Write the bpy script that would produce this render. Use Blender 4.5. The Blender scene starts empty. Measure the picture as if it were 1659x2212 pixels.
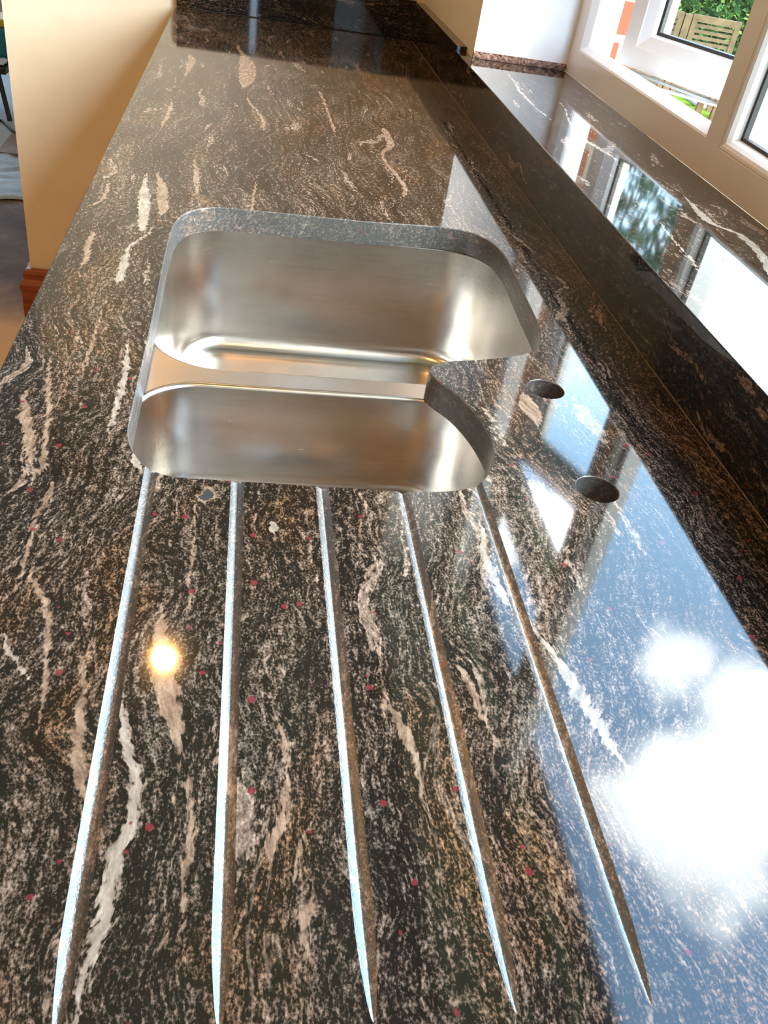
import bpy, bmesh, math, random
from mathutils import Vector, Matrix
random.seed(7)
SKY_SUN = 32.0
VEIN_K = .7
HAL_W = 4.4
SKY_CLOUD = 20.0
SKY_BLUE = 11.0
sc = bpy.context.scene
col = sc.collection
ZT = 0.90                    # height of the worktop's polished face above the kitchen floor

# ------------------------------------------------------------------ camera
cam_d = bpy.data.cameras.new('camera'); cam = bpy.data.objects.new('camera', cam_d); col.objects.link(cam)
cam_d.sensor_fit = 'VERTICAL'; cam_d.sensor_height = 36.0; cam_d.lens = 36.0*1847.1/2212.0
cam_d.clip_start = 0.01; cam_d.clip_end = 300
cr = Vector((0.98291, -0.11354, 0.14488)); cd = Vector((0.04439, -0.61765, -0.78520)); cf = Vector((0.17864, 0.77821, -0.60205))
cam.matrix_world = Matrix(((cr.x, -cd.x, -cf.x, 0.0), (cr.y, -cd.y, -cf.y, 0.0), (cr.z, -cd.z, -cf.z, ZT+0.377), (0, 0, 0, 1)))
sc.camera = cam
# ------------------------------------------------------------------ view
sc.view_settings.view_transform = 'Standard'; sc.view_settings.look = 'None'
sc.view_settings.exposure = 0.35; sc.view_settings.gamma = 1.0; sc.view_settings.use_curve_mapping = False
sc.cycles.use_denoising = True
sc.cycles.max_bounces = 10; sc.cycles.diffuse_bounces = 5; sc.cycles.glossy_bounces = 6; sc.cycles.transparent_max_bounces = 12
sc.cycles.sample_clamp_indirect = 8.0; sc.cycles.caustics_reflective = False; sc.cycles.caustics_refractive = False

# ------------------------------------------------------------------ node helpers
class NT:
    def __init__(s, tree): s.t = tree; s.n = tree.nodes; s.l = tree.links
    def add(s, kind, **kw):
        n = s.n.new(kind)
        for k, v in kw.items(): setattr(n, k, v)
        return n
    def put(s, node, name, v):
        i = node.inputs[name]
        if isinstance(v, bpy.types.NodeSocket): s.l.new(v, i)
        elif v is not None:
            if i.type == 'RGBA' and len(v) == 3: v = (*v, 1)
            i.default_value = v
    def m(s, op, a, b=None, c=None, clamp=False):
        n = s.add('ShaderNodeMath', operation=op, use_clamp=clamp)
        s.put(n, 0, a)
        if b is not None: s.put(n, 1, b)
        if c is not None: s.put(n, 2, c)
        return n.outputs[0]
    def vm(s, op, a, b=None):
        n = s.add('ShaderNodeVectorMath', operation=op); s.put(n, 0, a)
        if b is not None: s.put(n, 1, b)
        return n.outputs[0]
    def vs(s, a, f):
        n = s.add('ShaderNodeVectorMath', operation='SCALE'); s.put(n, 0, a); s.put(n, 'Scale', f); return n.outputs[0]
    def noise(s, vec, scale, detail=2, rough=.5, out=0, dist=0):
        n = s.add('ShaderNodeTexNoise'); s.put(n, 'Vector', vec); s.put(n, 'Scale', scale); s.put(n, 'Detail', detail)
        s.put(n, 'Roughness', rough); s.put(n, 'Distortion', dist); return n.outputs[out]
    def ramp(s, f, stops, interp='LINEAR'):
        n = s.add('ShaderNodeValToRGB'); n.color_ramp.interpolation = interp
        e = n.color_ramp.elements
        while len(e) < len(stops): e.new(.5)
        for k, (p, c) in enumerate(stops):
            e[k].position = p; e[k].color = (*c, 1) if len(c) == 3 else c
        s.put(n, 0, f); return n.outputs[0]
    def mix(s, f, a, b, mode='MIX'):
        n = s.add('ShaderNodeMix', data_type='RGBA', blend_type=mode)
        s.put(n, 0, f); s.put(n, 6, a); s.put(n, 7, b); return n.outputs[2]
    def step(s, v, lo, hi):
        n = s.add('ShaderNodeMapRange', interpolation_type='SMOOTHSTEP'); s.put(n, 0, v); s.put(n, 1, lo); s.put(n, 2, hi); return n.outputs[0]
    def sep(s, v): n = s.add('ShaderNodeSeparateXYZ'); s.put(n, 0, v); return n.outputs
    def comb(s, x, y, z): n = s.add('ShaderNodeCombineXYZ'); s.put(n, 0, x); s.put(n, 1, y); s.put(n, 2, z); return n.outputs[0]
    def coords(s): return s.add('ShaderNodeTexCoord').outputs['Object']
    def bump(s, h, strength=.3, dist=.001):
        n = s.add('ShaderNodeBump'); s.put(n, 'Strength', strength); s.put(n, 'Distance', dist); s.put(n, 'Height', h); return n.outputs[0]

def new_mat(name):
    m = bpy.data.materials.new(name); m.use_nodes = True; t = NT(m.node_tree)
    b = m.node_tree.nodes['Principled BSDF']; return m, t, b

def plain(name, c, rough=.6, metal=0.0, var=.06, scale=30, bump=0, spec=.5):
    m, t, b = new_mat(name); co = t.coords(); n = t.noise(co, scale, 4, .6)
    dark = tuple(v*(1-var*2) for v in c); light = tuple(min(1, v*(1+var)) for v in c)
    t.put(b, 'Base Color', t.ramp(n, [(.3, dark), (.7, light)])); t.put(b, 'Roughness', rough); t.put(b, 'Metallic', metal)
    t.put(b, 'Specular IOR Level', spec)
    if bump: t.put(b, 'Normal', t.bump(t.noise(co, scale*4, 3), bump, .002))
    return m

# ------------------------------------------------------------------ world: daylight sky with clouds
wd = bpy.data.worlds.new('sky'); sc.world = wd; wd.use_nodes = True; wt = NT(wd.node_tree)
bg = wd.node_tree.nodes['Background']
dirv = wt.add('ShaderNodeTexCoord').outputs['Generated']
sx, sy, sz = wt.sep(dirv)
blue = wt.ramp(sz, [(0.0, (.62, .80, .95)), (.35, (.42, .64, .90)), (.75, (.26, .43, .70)), (1.0, (.22, .38, .62))])
dwarp = wt.vm('NORMALIZE', wt.vm('ADD', dirv, wt.vs(wt.vm('SUBTRACT', wt.noise(dirv, 9, 4, .6, out=1), (.5, .5, .5)), .16)))
def lobe(d, r0, r1, src=None):
    dn = Vector(d).normalized(); n = wt.add('ShaderNodeVectorMath', operation='DOT_PRODUCT'); wt.put(n, 0, src or dwarp); wt.put(n, 1, tuple(dn))
    return wt.step(n.outputs['Value'], math.cos(r1), math.cos(r0))
cn = wt.noise(dirv, 4.5, 6, .6, dist=.4)
cl = wt.m('MULTIPLY', lobe((.500, .450, .738), .02, .135), .95)
cl = wt.m('MAXIMUM', cl, wt.m('MULTIPLY', lobe((.560, .490, .668), .01, .12), .9))
cl = wt.m('MAXIMUM', cl, wt.m('MULTIPLY', lobe((.492, .588, .642), .0, .065), .60))
cl = wt.m('MAXIMUM', cl, wt.m('MULTIPLY', lobe((.352, .738, .576), .03, .062), 1.1))
cl = wt.m('MAXIMUM', cl, wt.m('MULTIPLY', lobe((.60, .72, .34), .05, .34), .5))
cmask = wt.step(wt.m('ADD', cl, wt.m('MULTIPLY', wt.m('SUBTRACT', cn, .5), 1.5)), .15, .95)
skyc = wt.mix(cmask, wt.vs(blue, SKY_BLUE), (SKY_CLOUD, SKY_CLOUD, SKY_CLOUD*1.04))
glow = lobe((.74, -.50, .45), .05, .75, dirv)
skyc = wt.mix(wt.m('MULTIPLY', glow, glow), skyc, (SKY_SUN, SKY_SUN*.96, SKY_SUN*.9))
wt.put(bg, 'Color', skyc); wt.put(bg, 'Strength', 1.0)

def area(name, loc, rot, size, watts, color=(1, 1, 1), shape='RECTANGLE', size_y=None, spread=math.pi, portal=False):
    l = bpy.data.lights.new(name, 'AREA'); l.shape = shape; l.size = size
    if size_y: l.size_y = size_y
    l.energy = watts; l.color = color; l.spread = spread
    if portal: l.cycles.is_portal = True
    o = bpy.data.objects.new(name, l); col.objects.link(o); o.location = loc; o.rotation_euler = rot; return o
# portals in the openings of the outer walls (they only guide the sky's light)
area('window_portal', (.735, .85, ZT+.72), (0, math.radians(90), 0), 1.3, 1, size_y=2.15, portal=True)

# ------------------------------------------------------------------ mesh helpers
def obj(name, bm, mats, parent=None, smooth=False, label=None, cat=None, group=None, kind=None):
    fixn(bm); me = bpy.data.meshes.new(name); bm.to_mesh(me); bm.free()
    for m in (mats if isinstance(mats, (list, tuple)) else [mats]): me.materials.append(m)
    if smooth:
        for p in me.polygons: p.use_smooth = True
    o = bpy.data.objects.new(name, me); col.objects.link(o)
    if parent: o.parent = parent
    tag(o, label, cat, group, kind); return o
def tag(o, label=None, cat=None, group=None, kind=None):
    for k, v in (('label', label), ('category', cat), ('group', group), ('kind', kind)):
        if v: o[k] = v
    return o
def thing(name, label, cat, loc=(0, 0, 0), rz=0, group=None, kind=None):
    o = bpy.data.objects.new(name, None); o.empty_display_size = .1; col.objects.link(o); o.location = loc; o.rotation_euler = (0, 0, rz)
    return tag(o, label, cat, group, kind)
def box(bm, x0, x1, y0, y1, z0, z1, mi=0, bev=0):
    v = [bm.verts.new((x, y, z)) for z in (z0, z1) for y in (y0, y1) for x in (x0, x1)]
    fs = [bm.faces.new([v[i] for i in q]) for q in ((0, 2, 3, 1), (4, 5, 7, 6), (0, 1, 5, 4), (2, 6, 7, 3), (0, 4, 6, 2), (1, 3, 7, 5))]
    for f in fs: f.material_index = mi
    if bev:
        es = list({e for f in fs for e in f.edges}); bmesh.ops.bevel(bm, geom=es, offset=bev, segments=2, affect='EDGES', profile=.5)
    return fs
def bx(*a, **k):
    bm = bmesh.new(); box(bm, *a, **k); return bm
def loft(bm, loops, close=True, cap0=False, cap1=False, mi=0):
    rows = [[bm.verts.new(p) for p in lp] for lp in loops]; n = len(rows[0])
    for a, b in zip(rows, rows[1:]):
        for i in range(n if close else n-1):
            j = (i+1) % n
            f = bm.faces.new((a[i], a[j], b[j], b[i])); f.material_index = mi
    if cap0: bm.faces.new(rows[0][::-1])
    if cap1: bm.faces.new(rows[-1])
    return rows
def tube(bm, pts, r, seg=8):
    pts = [Vector(p) for p in pts]; loops = []
    for i, p in enumerate(pts):
        d = (pts[min(i+1, len(pts)-1)]-pts[max(i-1, 0)]).normalized()
        u = d.cross(Vector((0, 0, 1)))
        if u.length < .01: u = d.cross(Vector((1, 0, 0)))
        u.normalize(); w = u.cross(d)
        rr = r[i] if isinstance(r, (list, tuple)) else r
        loops.append([p+(u*math.cos(a)+w*math.sin(a))*rr for a in [2*math.pi*k/seg for k in range(seg)]])
    loft(bm, loops, True, True, True)
def fixn(bm): bmesh.ops.recalc_face_normals(bm, faces=bm.faces[:])
# ------------------------------------------------------------------ granite
VEINS = {
    'V1': [(0.1508, -0.0524, 0.001), (0.1527, -0.051, 0.0014), (0.1684, -0.0499, 0.0022), (0.1833, -0.0465, 0.0034), (0.2035, -0.0445, 0.004), (0.221, -0.0442, 0.0045), (0.2373, -0.0384, 0.0038), (0.2523, -0.0379, 0.0031), (0.2738, -0.0432, 0.0032), (0.2969, -0.0491, 0.0028), (0.3155, -0.0527, 0.0007)],
    'V2': [(0.2736, -0.019, 0.0009), (0.2939, -0.0223, 0.0043), (0.3157, -0.0289, 0.0069), (0.3497, -0.0355, 0.0052), (0.3838, -0.0372, 0.0011)],
    'V3': [(0.2427, -0.0617, 0.0004), (0.2579, -0.0647, 0.0022), (0.2796, -0.0696, 0.004), (0.2969, -0.0719, 0.0028), (0.325, -0.0739, 0.0022), (0.3419, -0.0752, 0.002), (0.3447, -0.0751, 0.0005)],
    'V4': [(0.219, 0.0256, 0.0006), (0.226, 0.0279, 0.004), (0.2408, 0.0326, 0.0032), (0.2619, 0.0354, 0.0021), (0.2848, 0.034, 0.002), (0.3017, 0.0313, 0.0018), (0.3065, 0.0309, 0.0005)],
    'V5': [(0.3887, -0.1214, 0.0003), (0.3995, -0.1224, 0.0013), (0.4374, -0.1241, 0.0017), (0.4658, -0.1256, 0.0017), (0.4827, -0.1226, 0.0027), (0.5002, -0.1216, 0.0021)],
    'V6': [(0.309, -0.0919, 0.0005), (0.3174, -0.0931, 0.0023), (0.3449, -0.0969, 0.002), (0.3701, -0.1003, 0.0025), (0.3892, -0.1075, 0.0026), (0.4059, -0.117, 0.0021), (0.4092, -0.1188, 0.0005)],
    'V7': [(0.5203, -0.1399, 0.0006), (0.5345, -0.143, 0.0031), (0.5613, -0.1489, 0.0051), (0.593, -0.1576, 0.004), (0.6276, -0.1628, 0.0007)],
    'V7b': [(0.5098, -0.1317, 0.0006), (0.5267, -0.1327, 0.0031), (0.5753, -0.1384, 0.0026), (0.6225, -0.1464, 0.0024), (0.6836, -0.1545, 0.0011)],
    'V8': [(0.9907, -0.112, 0.001), (1.02, -0.114, 0.0066), (1.0829, -0.1182, 0.0075), (1.1514, -0.1251, 0.0039), (1.199, -0.1264, 0.0012)],
    'V8b': [(1.0486, -0.097, 0.0011), (1.0655, -0.0947, 0.0064), (1.1066, -0.0982, 0.0077), (1.1857, -0.1091, 0.0035), (1.2092, -0.1154, 0.0012)],
    'V8c': [(0.8438, -0.1211, 0.0009), (0.8581, -0.1193, 0.0049), (0.9002, -0.1206, 0.0046), (0.9325, -0.1211, 0.0028), (0.9648, -0.1123, 0.0024), (0.9977, -0.1029, 0.001)],
    'V8d': [(0.8783, -0.1595, 0.0009), (0.897, -0.1586, 0.0036), (0.9349, -0.1624, 0.0042), (0.9792, -0.1626, 0.001)],
    'V8e': [(1.0498, -0.1806, 0.0005), (1.0552, -0.1788, 0.002), (1.0837, -0.1674, 0.0026), (1.1187, -0.1666, 0.0037), (1.1509, -0.1686, 0.0011)],
    'V9': [(1.75, -0.0102, 0.0008), (1.7704, -0.0071, 0.0043), (1.9319, -0.0019, 0.0185), (2.0457, -0.0109, 0.0077), (2.1572, -0.0256, 0.003)],
    'V10': [(1.2234, 0.2261, 0.0021), (1.2628, 0.2335, 0.0044), (1.3321, 0.2256, 0.0045), (1.4076, 0.217, 0.0031), (1.5068, 0.2404, 0.0076), (1.5932, 0.2384, 0.0044)],
    'V11': [(1.4819, 0.0287, 0.0022), (1.5557, 0.026, 0.0039), (1.6984, 0.0005, 0.0016)],
    'V11b': [(1.5303, 0.1468, 0.0033), (1.6553, 0.1445, 0.0026), (1.7676, 0.1401, 0.0037), (1.8109, 0.1372, 0.0047)],
    'V12': [(0.2639, 0.2227, 0.0008), (0.2815, 0.2181, 0.0036), (0.3011, 0.2155, 0.0043), (0.3241, 0.2098, 0.0054), (0.3506, 0.2043, 0.0028), (0.3745, 0.1956, 0.0022), (0.3977, 0.1838, 0.0033), (0.4331, 0.179, 0.0037), (0.4786, 0.1831, 0.0011)],
    'V13': [(0.2819, 0.1522, 0.0011), (0.301, 0.1474, 0.0019), (0.3234, 0.1445, 0.0028), (0.344, 0.1413, 0.0009)],
    'V14': [(0.2445, 0.1051, 0.001), (0.2755, 0.104, 0.0023), (0.2923, 0.1001, 0.0042), (0.3067, 0.0933, 0.0032), (0.3117, 0.0922, 0.0011)],
    'V15': [(0.3687, -0.0211, 0.0005), (0.3884, -0.0215, 0.0014), (0.4409, -0.0227, 0.0012), (0.4903, -0.0234, 0.0006)],
    'V16': [(0.6237, 0.2672, 0.0013), (0.6339, 0.2687, 0.0063), (0.6511, 0.2661, 0.0101), (0.6786, 0.2668, 0.0014)],
    'V18': [(0.5739, -0.0932, 0.001), (0.6075, -0.0916, 0.0028), (0.6529, -0.0913, 0.0033), (0.7035, -0.0949, 0.0019), (0.7149, -0.0955, 0.0008)],
    'V19': [(0.3253, -0.1038, 0.0007), (0.3388, -0.1132, 0.0017), (0.3539, -0.1203, 0.002), (0.3585, -0.1221, 0.0005)],
    'V20': [(0.2094, 0.0375, 0.0004), (0.2126, 0.0387, 0.0019), (0.2281, 0.0428, 0.0018), (0.2329, 0.0448, 0.0005)],
    'V21': [(0.1704, 0.0426, 0.001), (0.1829, 0.0399, 0.0026), (0.2, 0.0463, 0.0019), (0.2035, 0.0467, 0.0004)],
    'V22': [(0.1959, -0.0115, 0.0006), (0.2178, -0.0121, 0.0019), (0.2343, -0.011, 0.0024), (0.2519, -0.013, 0.002), (0.2653, -0.0145, 0.0005)],
    'V23': [(0.4588, 0.0318, 0.0006), (0.4633, 0.0315, 0.0048), (0.4689, 0.0303, 0.0006)],
    'V24': [(0.5227, -0.0642, 0.0003), (0.5283, -0.0661, 0.0039), (0.5387, -0.0698, 0.0046), (0.5573, -0.0691, 0.0007)],
    'V26': [(1.4366, -0.1277, 0.0027), (1.5292, -0.1239, 0.0042), (1.5908, -0.1242, 0.0015)],
    'V27': [(1.7901, -0.116, 0.0016), (1.8518, -0.114, 0.005), (1.9394, -0.1122, 0.0079), (1.9895, -0.1198, 0.0018)],
    'V29': [(1.1374, -0.0591, 0.0006), (1.1927, -0.0628, 0.0048), (1.2425, -0.065, 0.0037), (1.2837, -0.0698, 0.0013)],
    'V30': [(1.0902, 0.0115, 0.0017), (1.1251, 0.0124, 0.0024), (1.2111, 0.0163, 0.0013)],
    'V31': [(0.4735, 0.0993, 0.0007), (0.4952, 0.0991, 0.0014), (0.512, 0.0954, 0.0007)],
    'V32': [(0.6636, -0.1257, 0.0011), (0.6968, -0.125, 0.0023), (0.7606, -0.1261, 0.0008)]}
SILL_VEINS = {
    'S1': [(0.7739, 0.5442, 0.0008), (0.8256, 0.5646, 0.0035), (0.9038, 0.5885, 0.0067), (0.9586, 0.5914, 0.006), (0.9792, 0.5765, 0.005), (0.9986, 0.5667, 0.0071), (1.0522, 0.5711, 0.0042), (1.0949, 0.5748, 0.0016)],
    'S2': [(1.203, 0.5194, 0.0006), (1.2393, 0.5278, 0.0017), (1.2988, 0.5187, 0.0054), (1.3496, 0.5087, 0.0056), (1.4472, 0.519, 0.002), (1.5829, 0.5423, 0.0007)],
    'S3': [(0.8235, 0.4767, 0.0004), (0.8433, 0.4809, 0.0013), (0.8904, 0.4843, 0.0018), (0.9415, 0.488, 0.0019), (0.9732, 0.4917, 0.0005)],
    'S4': [(1.4427, 0.4858, 0.0006), (1.5085, 0.4796, 0.002), (1.6067, 0.4799, 0.0035), (1.7618, 0.491, 0.0008)]}
TINT = dict(S1=1, S2=1, S3=1, S4=1, V1=1, V12=2, V24=1, V19=1, V23=1, V18=1, V8=1, V8c=1)
def lanes(veins):
    items = sorted(veins.items(), key=lambda kv: kv[1][0][0]); L = []
    for k, v in items:
        for ln in L:
            if ln[-1][1][-1][0] + .012 < v[0][0]: ln.append((k, v)); break
        else: L.append([(k, v)])
    return L
def curve_node(t, y, pts, lo, hi):
    n = t.add('ShaderNodeFloatCurve'); c = n.mapping.curves[0]
    xs = [((a)/2.2, (b-lo)/(hi-lo)) for a, b in pts]
    c.points[0].location = (0, xs[0][1]); c.points[1].location = (1, xs[-1][1])
    for p in xs: c.points.new(*p)
    for p in c.points: p.handle_type = 'AUTO_CLAMPED'
    n.mapping.update()
    t.put(n, 'Value', t.m('DIVIDE', y, 2.2)); t.put(n, 'Factor', 1.0)
    return t.m('MULTIPLY_ADD', n.outputs[0], hi-lo, lo)

def granite(name, rough=.05, mode='top', custom=False, lift=0.0):
    m, t, b = new_mat(name); P = P0 = t.coords(); hi_x = .3 if custom is True else .8
    if mode == 'side':                       # vertical pieces running along y: turn the bed upright
        x, y, z = t.sep(P); P = t.comb(t.m('ADD', z, 3.1), y, t.m('ADD', x, 1.7))
    if mode == 'end':                        # vertical piece running along x
        x, y, z = t.sep(P); P = t.comb(t.m('ADD', z, 5.3), t.m('ADD', x, 2.2), y)
    if mode == 'sill': P = t.vm('ADD', P, (2.7, 4.1, .6))
    w1 = t.vs(t.vm('SUBTRACT', t.noise(P, 3.6, 3, .55, out=1), (.5, .5, .5)), .12)
    w2 = t.vs(t.vm('SUBTRACT', t.noise(t.vm('MULTIPLY', P, (1, .45, 1)), 34, 2, .5, out=1), (.5, .5, .5)), .007)
    w1 = t.vm('MULTIPLY', w1, (1, .3, 0)); w2 = t.vm('MULTIPLY', w2, (1, .4, 0))
    w3 = t.vm('MULTIPLY', t.vs(t.vm('SUBTRACT', t.noise(P, 11, 1, .5, out=1), (.5, .5, .5)), .028), (1, .2, 0))
    P1 = t.vm('ADD', t.vm('ADD', t.vm('ADD', P, w1), w3), w2)
    med = t.noise(t.vm('MULTIPLY', P1, (1, .085, 1)), 150, 4, .70)
    med2 = t.noise(t.vm('MULTIPLY', P1, (1, .10, 1)), 30, 3, .6)
    big = t.noise(t.vm('MULTIPLY', P1, (1, .4, 1)), 8, 3, .5)
    fine = t.noise(t.vm('MULTIPLY', P, (1, .66, 1)), 720, 2, .65)
    grain = t.noise(t.vm('MULTIPLY', P1, (1, .36, 1)), 350, 2, .62)
    v = t.m('ADD', t.m('MULTIPLY', t.m('SUBTRACT', fine, .5), .95), t.m('MULTIPLY', t.m('SUBTRACT', med, .5), .72))
    v = t.m('ADD', v, t.m('MULTIPLY', t.m('SUBTRACT', grain, .5), .85))
    v = t.m('ADD', v, t.m('MULTIPLY', t.m('SUBTRACT', big, .5), .24))
    v = t.m('ADD', v, t.m('MULTIPLY', t.m('SUBTRACT', med2, .5), .30))
    v = t.m('ADD', v, .475+lift)
    c = t.ramp(v, [(.0, (.004, .004, .004)), (.41, (.009, .008, .007)), (.49, (.030, .023, .018)), (.61, (.105, .079, .062)), (.82, (.27, .215, .18))])
    # warmer and greyer zones in the ground
    oc = t.noise(t.vm('MULTIPLY', P1, (1, .4, 1)), 15, 3, .55)
    c = t.mix(t.m('MULTIPLY', t.step(oc, .50, .68), .7), c, t.mix(1.0, c, (1.35, .95, .58), 'MULTIPLY'))
    c = t.mix(t.m('MULTIPLY', t.step(oc, .48, .34), .6), c, t.mix(1.0, c, (.85, 1.0, 1.08), 'MULTIPLY'))
    # lens-shaped pale streaks lying along the bed, and a few hair-thin ones
    st = t.noise(t.vm('MULTIPLY', t.vm('ADD', P1, (3.3, 1.1, 0)), (1, .15, 1)), 52, 2, .5)
    vm_ = t.step(t.m('ADD', st, t.m('ADD', t.m('MULTIPLY', t.m('SUBTRACT', big, .5), .18), t.m('MULTIPLY', t.m('SUBTRACT', grain, .5), .22))), .655, .70)
    st2 = t.noise(t.vm('MULTIPLY', t.vm('ADD', P1, (7.3, 4.1, 0)), (1, .10, 1)), 24, 3, .5)
    hair = t.m('MULTIPLY', t.step(t.m('ABSOLUTE', t.m('SUBTRACT', st2, .5)), .010, .002), t.step(t.m('ADD', oc, t.m('MULTIPLY', t.m('SUBTRACT', grain, .5), .9)), .50, .62))
    vm_ = t.m('MAXIMUM', vm_, t.m('MULTIPLY', hair, .45))
    vm_ = t.m('MULTIPLY', vm_, VEIN_K if custom else VEIN_K*.9)
    pale = t.ramp(t.m('ADD', t.m('MULTIPLY', grain, .6), t.m('MULTIPLY', fine, .4)), [(.36, (.07, .055, .042)), (.5, (.22, .165, .13)), (.64, (.44, .35, .285))])
    c = t.mix(vm_, c, pale)
    if custom:
        x, y, z = t.sep(P0)
        wob = t.sep(t.vs(t.vm('SUBTRACT', t.noise(P, 95, 3, .6, out=1), (.5, .5, .5)), .0075))
        xx = t.m('ADD', x, wob[0]); yy = t.m('ADD', y, wob[1])
        tot = None; white = None
        for ln in lanes(VEINS if custom is True else custom):
            cx, wdt, tw = [], [], []
            for k, pts in ln:
                a, z_ = pts[0], pts[-1]
                cx += [(a[0]-.005, a[1])] + [(p[0], p[1]) for p in pts] + [(z_[0]+.005, z_[1])]
                wdt += [(a[0]-.004, 0)] + [(p[0], p[2]*.95) for p in pts] + [(z_[0]+.004, 0)]
                tw.append((a[0]-.004, z_[0]+.004, TINT.get(k, 0)))
            X = curve_node(t, yy, cx, -.2, hi_x); Wd = curve_node(t, yy, wdt, 0, .02)
            d = t.m('SUBTRACT', t.m('SUBTRACT', Wd, .0004), t.m('ABSOLUTE', t.m('SUBTRACT', xx, X)))
            e = t.m('ADD', d, t.m('MULTIPLY', t.m('SUBTRACT', grain, .5), .0095))
            msk = t.step(e, -.0010, .0014)
            tot = msk if tot is None else t.m('MAXIMUM', tot, msk)
            for lo, hi, k in tw:
                if k:
                    s_ = t.m('MULTIPLY', msk, t.m('MULTIPLY', t.m('GREATER_THAN', y, lo), t.m('LESS_THAN', y, hi)))
                    white = s_ if white is None else t.m('MAXIMUM', white, s_)
        gr = t.m('ADD', t.m('MULTIPLY', t.noise(t.vm('MULTIPLY', P1, (1, .22, 1)), 210, 4, .7), .8), t.m('MULTIPLY', fine, .2))
        tan = t.ramp(gr, [(.33, (.085, .055, .038)), (.5, (.25, .175, .125)), (.68, (.42, .32, .245))])
        wht = t.ramp(gr, [(.30, (.14, .125, .105)), (.5, (.29, .26, .225)), (.68, (.46, .42, .37))])
        c = t.mix(t.m('MULTIPLY', tot, .85), c, tan); c = t.mix(t.m('MULTIPLY', white, .85), c, wht)
        # dark knot with a pale rim beside the first groove
        kw = t.sep(t.vs(t.vm('SUBTRACT', t.noise(P, 170, 2, .5, out=1), (.5, .5, .5)), .010)); kx = t.m('DIVIDE', t.m('ADD', t.m('SUBTRACT', xx, -.0155), kw[0]), .0056); ky = t.m('DIVIDE', t.m('ADD', t.m('SUBTRACT', yy, .4975), kw[1]), .0095)
        r2 = t.m('SQRT', t.m('ADD', t.m('MULTIPLY', kx, kx), t.m('MULTIPLY', ky, ky)))
        c = t.mix(t.m('MULTIPLY', t.m('SUBTRACT', 1, t.step(r2, .95, 1.3)), .8), c, tan); c = t.mix(t.m('SUBTRACT', 1, t.step(r2, .68, .8)), c, (.035, .04, .042))
    # garnets
    vo = t.add('ShaderNodeTexVoronoi'); t.put(vo, 'Vector', t.vm('ADD', P, t.vs(t.noise(P, 300, 1, out=1), .002))); t.put(vo, 'Scale', 105)
    cell = t.sep(vo.outputs['Color'])
    rad = t.m('MULTIPLY_ADD', cell[1], .16, .10)
    g = t.m('MULTIPLY', t.m('GREATER_THAN', cell[0], .90), t.step(t.m('SUBTRACT', rad, vo.outputs['Distance']), -.03, .04))
    c = t.mix(t.m('MULTIPLY', g, .85), c, (.15, .018, .028))
    if mode == 'cut':
        c = t.mix(.22, c, (.20, .23, .25))
    if mode == 'groove':
        c = t.mix(.10, c, (.30, .30, .30))
    t.put(b, 'Base Color', c); t.put(b, 'Roughness', rough); t.put(b, 'IOR', 1.56)
    if mode == 'groove':
        t.put(b, 'Specular IOR Level', 1.0); t.put(b, 'IOR', 1.65)
    if mode in ('cut', 'groove'): t.put(b, 'Normal', t.bump(fine, .25, .0008))
    return m
g_top = granite('granite_polished', .055, custom=True)
g_cut = granite('granite_cut_edge', .33, 'cut')
g_groove = granite('granite_ground_groove', .27, 'groove')
g_side = granite('granite_upstand', .07, 'side', lift=-.10)
g_end = granite('granite_end_upstand', .03, 'end', lift=-.08)
g_sill = granite('granite_sill', .045, 'sill', SILL_VEINS, lift=-.10)

def steel_mat(name, stretch, rough=.25):
    m, t, b = new_mat(name); P = t.coords()
    n = t.noise(t.vm('MULTIPLY', P, stretch), 90, 4, .7)
    n2 = t.noise(P, 9, 4, .6)
    sw = t.noise(t.vm('MULTIPLY', P, (1, 1, 2.0)), 26, 5, .75, dist=1.5)
    t.put(b, 'Base Color', t.ramp(n2, [(.3, (.54, .51, .48)), (.7, (.66, .63, .60))])); t.put(b, 'Metallic', 1.0)
    tg = t.add('ShaderNodeTangent', direction_type='RADIAL', axis='Z'); t.put(b, 'Tangent', tg.outputs[0]); t.put(b, 'Anisotropic', .65)
    rr = t.m('ADD', t.m('MULTIPLY_ADD', n, .10, rough-.05), t.m('MULTIPLY', t.m('SUBTRACT', sw, .5), .035))
    t.put(b, 'Roughness', rr); wv = t.noise(t.vm('MULTIPLY', P, (1, 1, .12)), 30, 1, .4)
    t.put(b, 'Normal', t.bump(wv, .22, .0010)); return m
steel = steel_mat('brushed_steel', (.2, 3, 3)); steel_flat = steel_mat('brushed_steel_rim', (.2, 5, 1), .32)
chrome = plain('chrome', (.7, .7, .7), .15, 1.0); 
staym = plain('dull_metal', (.42, .42, .42), .4, .6, .03)
upvc = plain('white_window_plastic', (.78, .77, .76), .28, 0, .01, 8)
gasket = plain('black_rubber_gasket', (.03, .03, .032), .5)
paint = plain('cream_wall_paint', (.80, .74, .61), .55, 0, .02, 12, .05)
whitep = plain('white_plaster', (.86, .86, .85), .7, 0, .02, 20, .05)
ceilm = plain('ceiling_white', (.80, .78, .74), .8, 0, .02)
seal = plain('tan_sealant', (.16, .12, .085), .5)
wood_skirt, t_, b_ = new_mat('red_brown_varnished_wood')
t_.put(b_, 'Base Color', t_.ramp(t_.noise(t_.vm('MULTIPLY', t_.coords(), (1, 1, 14)), 6, 5, .6), [(.3, (.16, .036, .014)), (.7, (.36, .10, .04))])); t_.put(b_, 'Roughness', .35)
floorm, t_, b_ = new_mat('dusty_floor')
P_ = t_.coords(); n_ = t_.noise(P_, 5, 6, .65); c_ = t_.ramp(n_, [(.35, (.09, .055, .035)), (.55, (.17, .11, .07)), (.7, (.28, .19, .12))])
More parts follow.
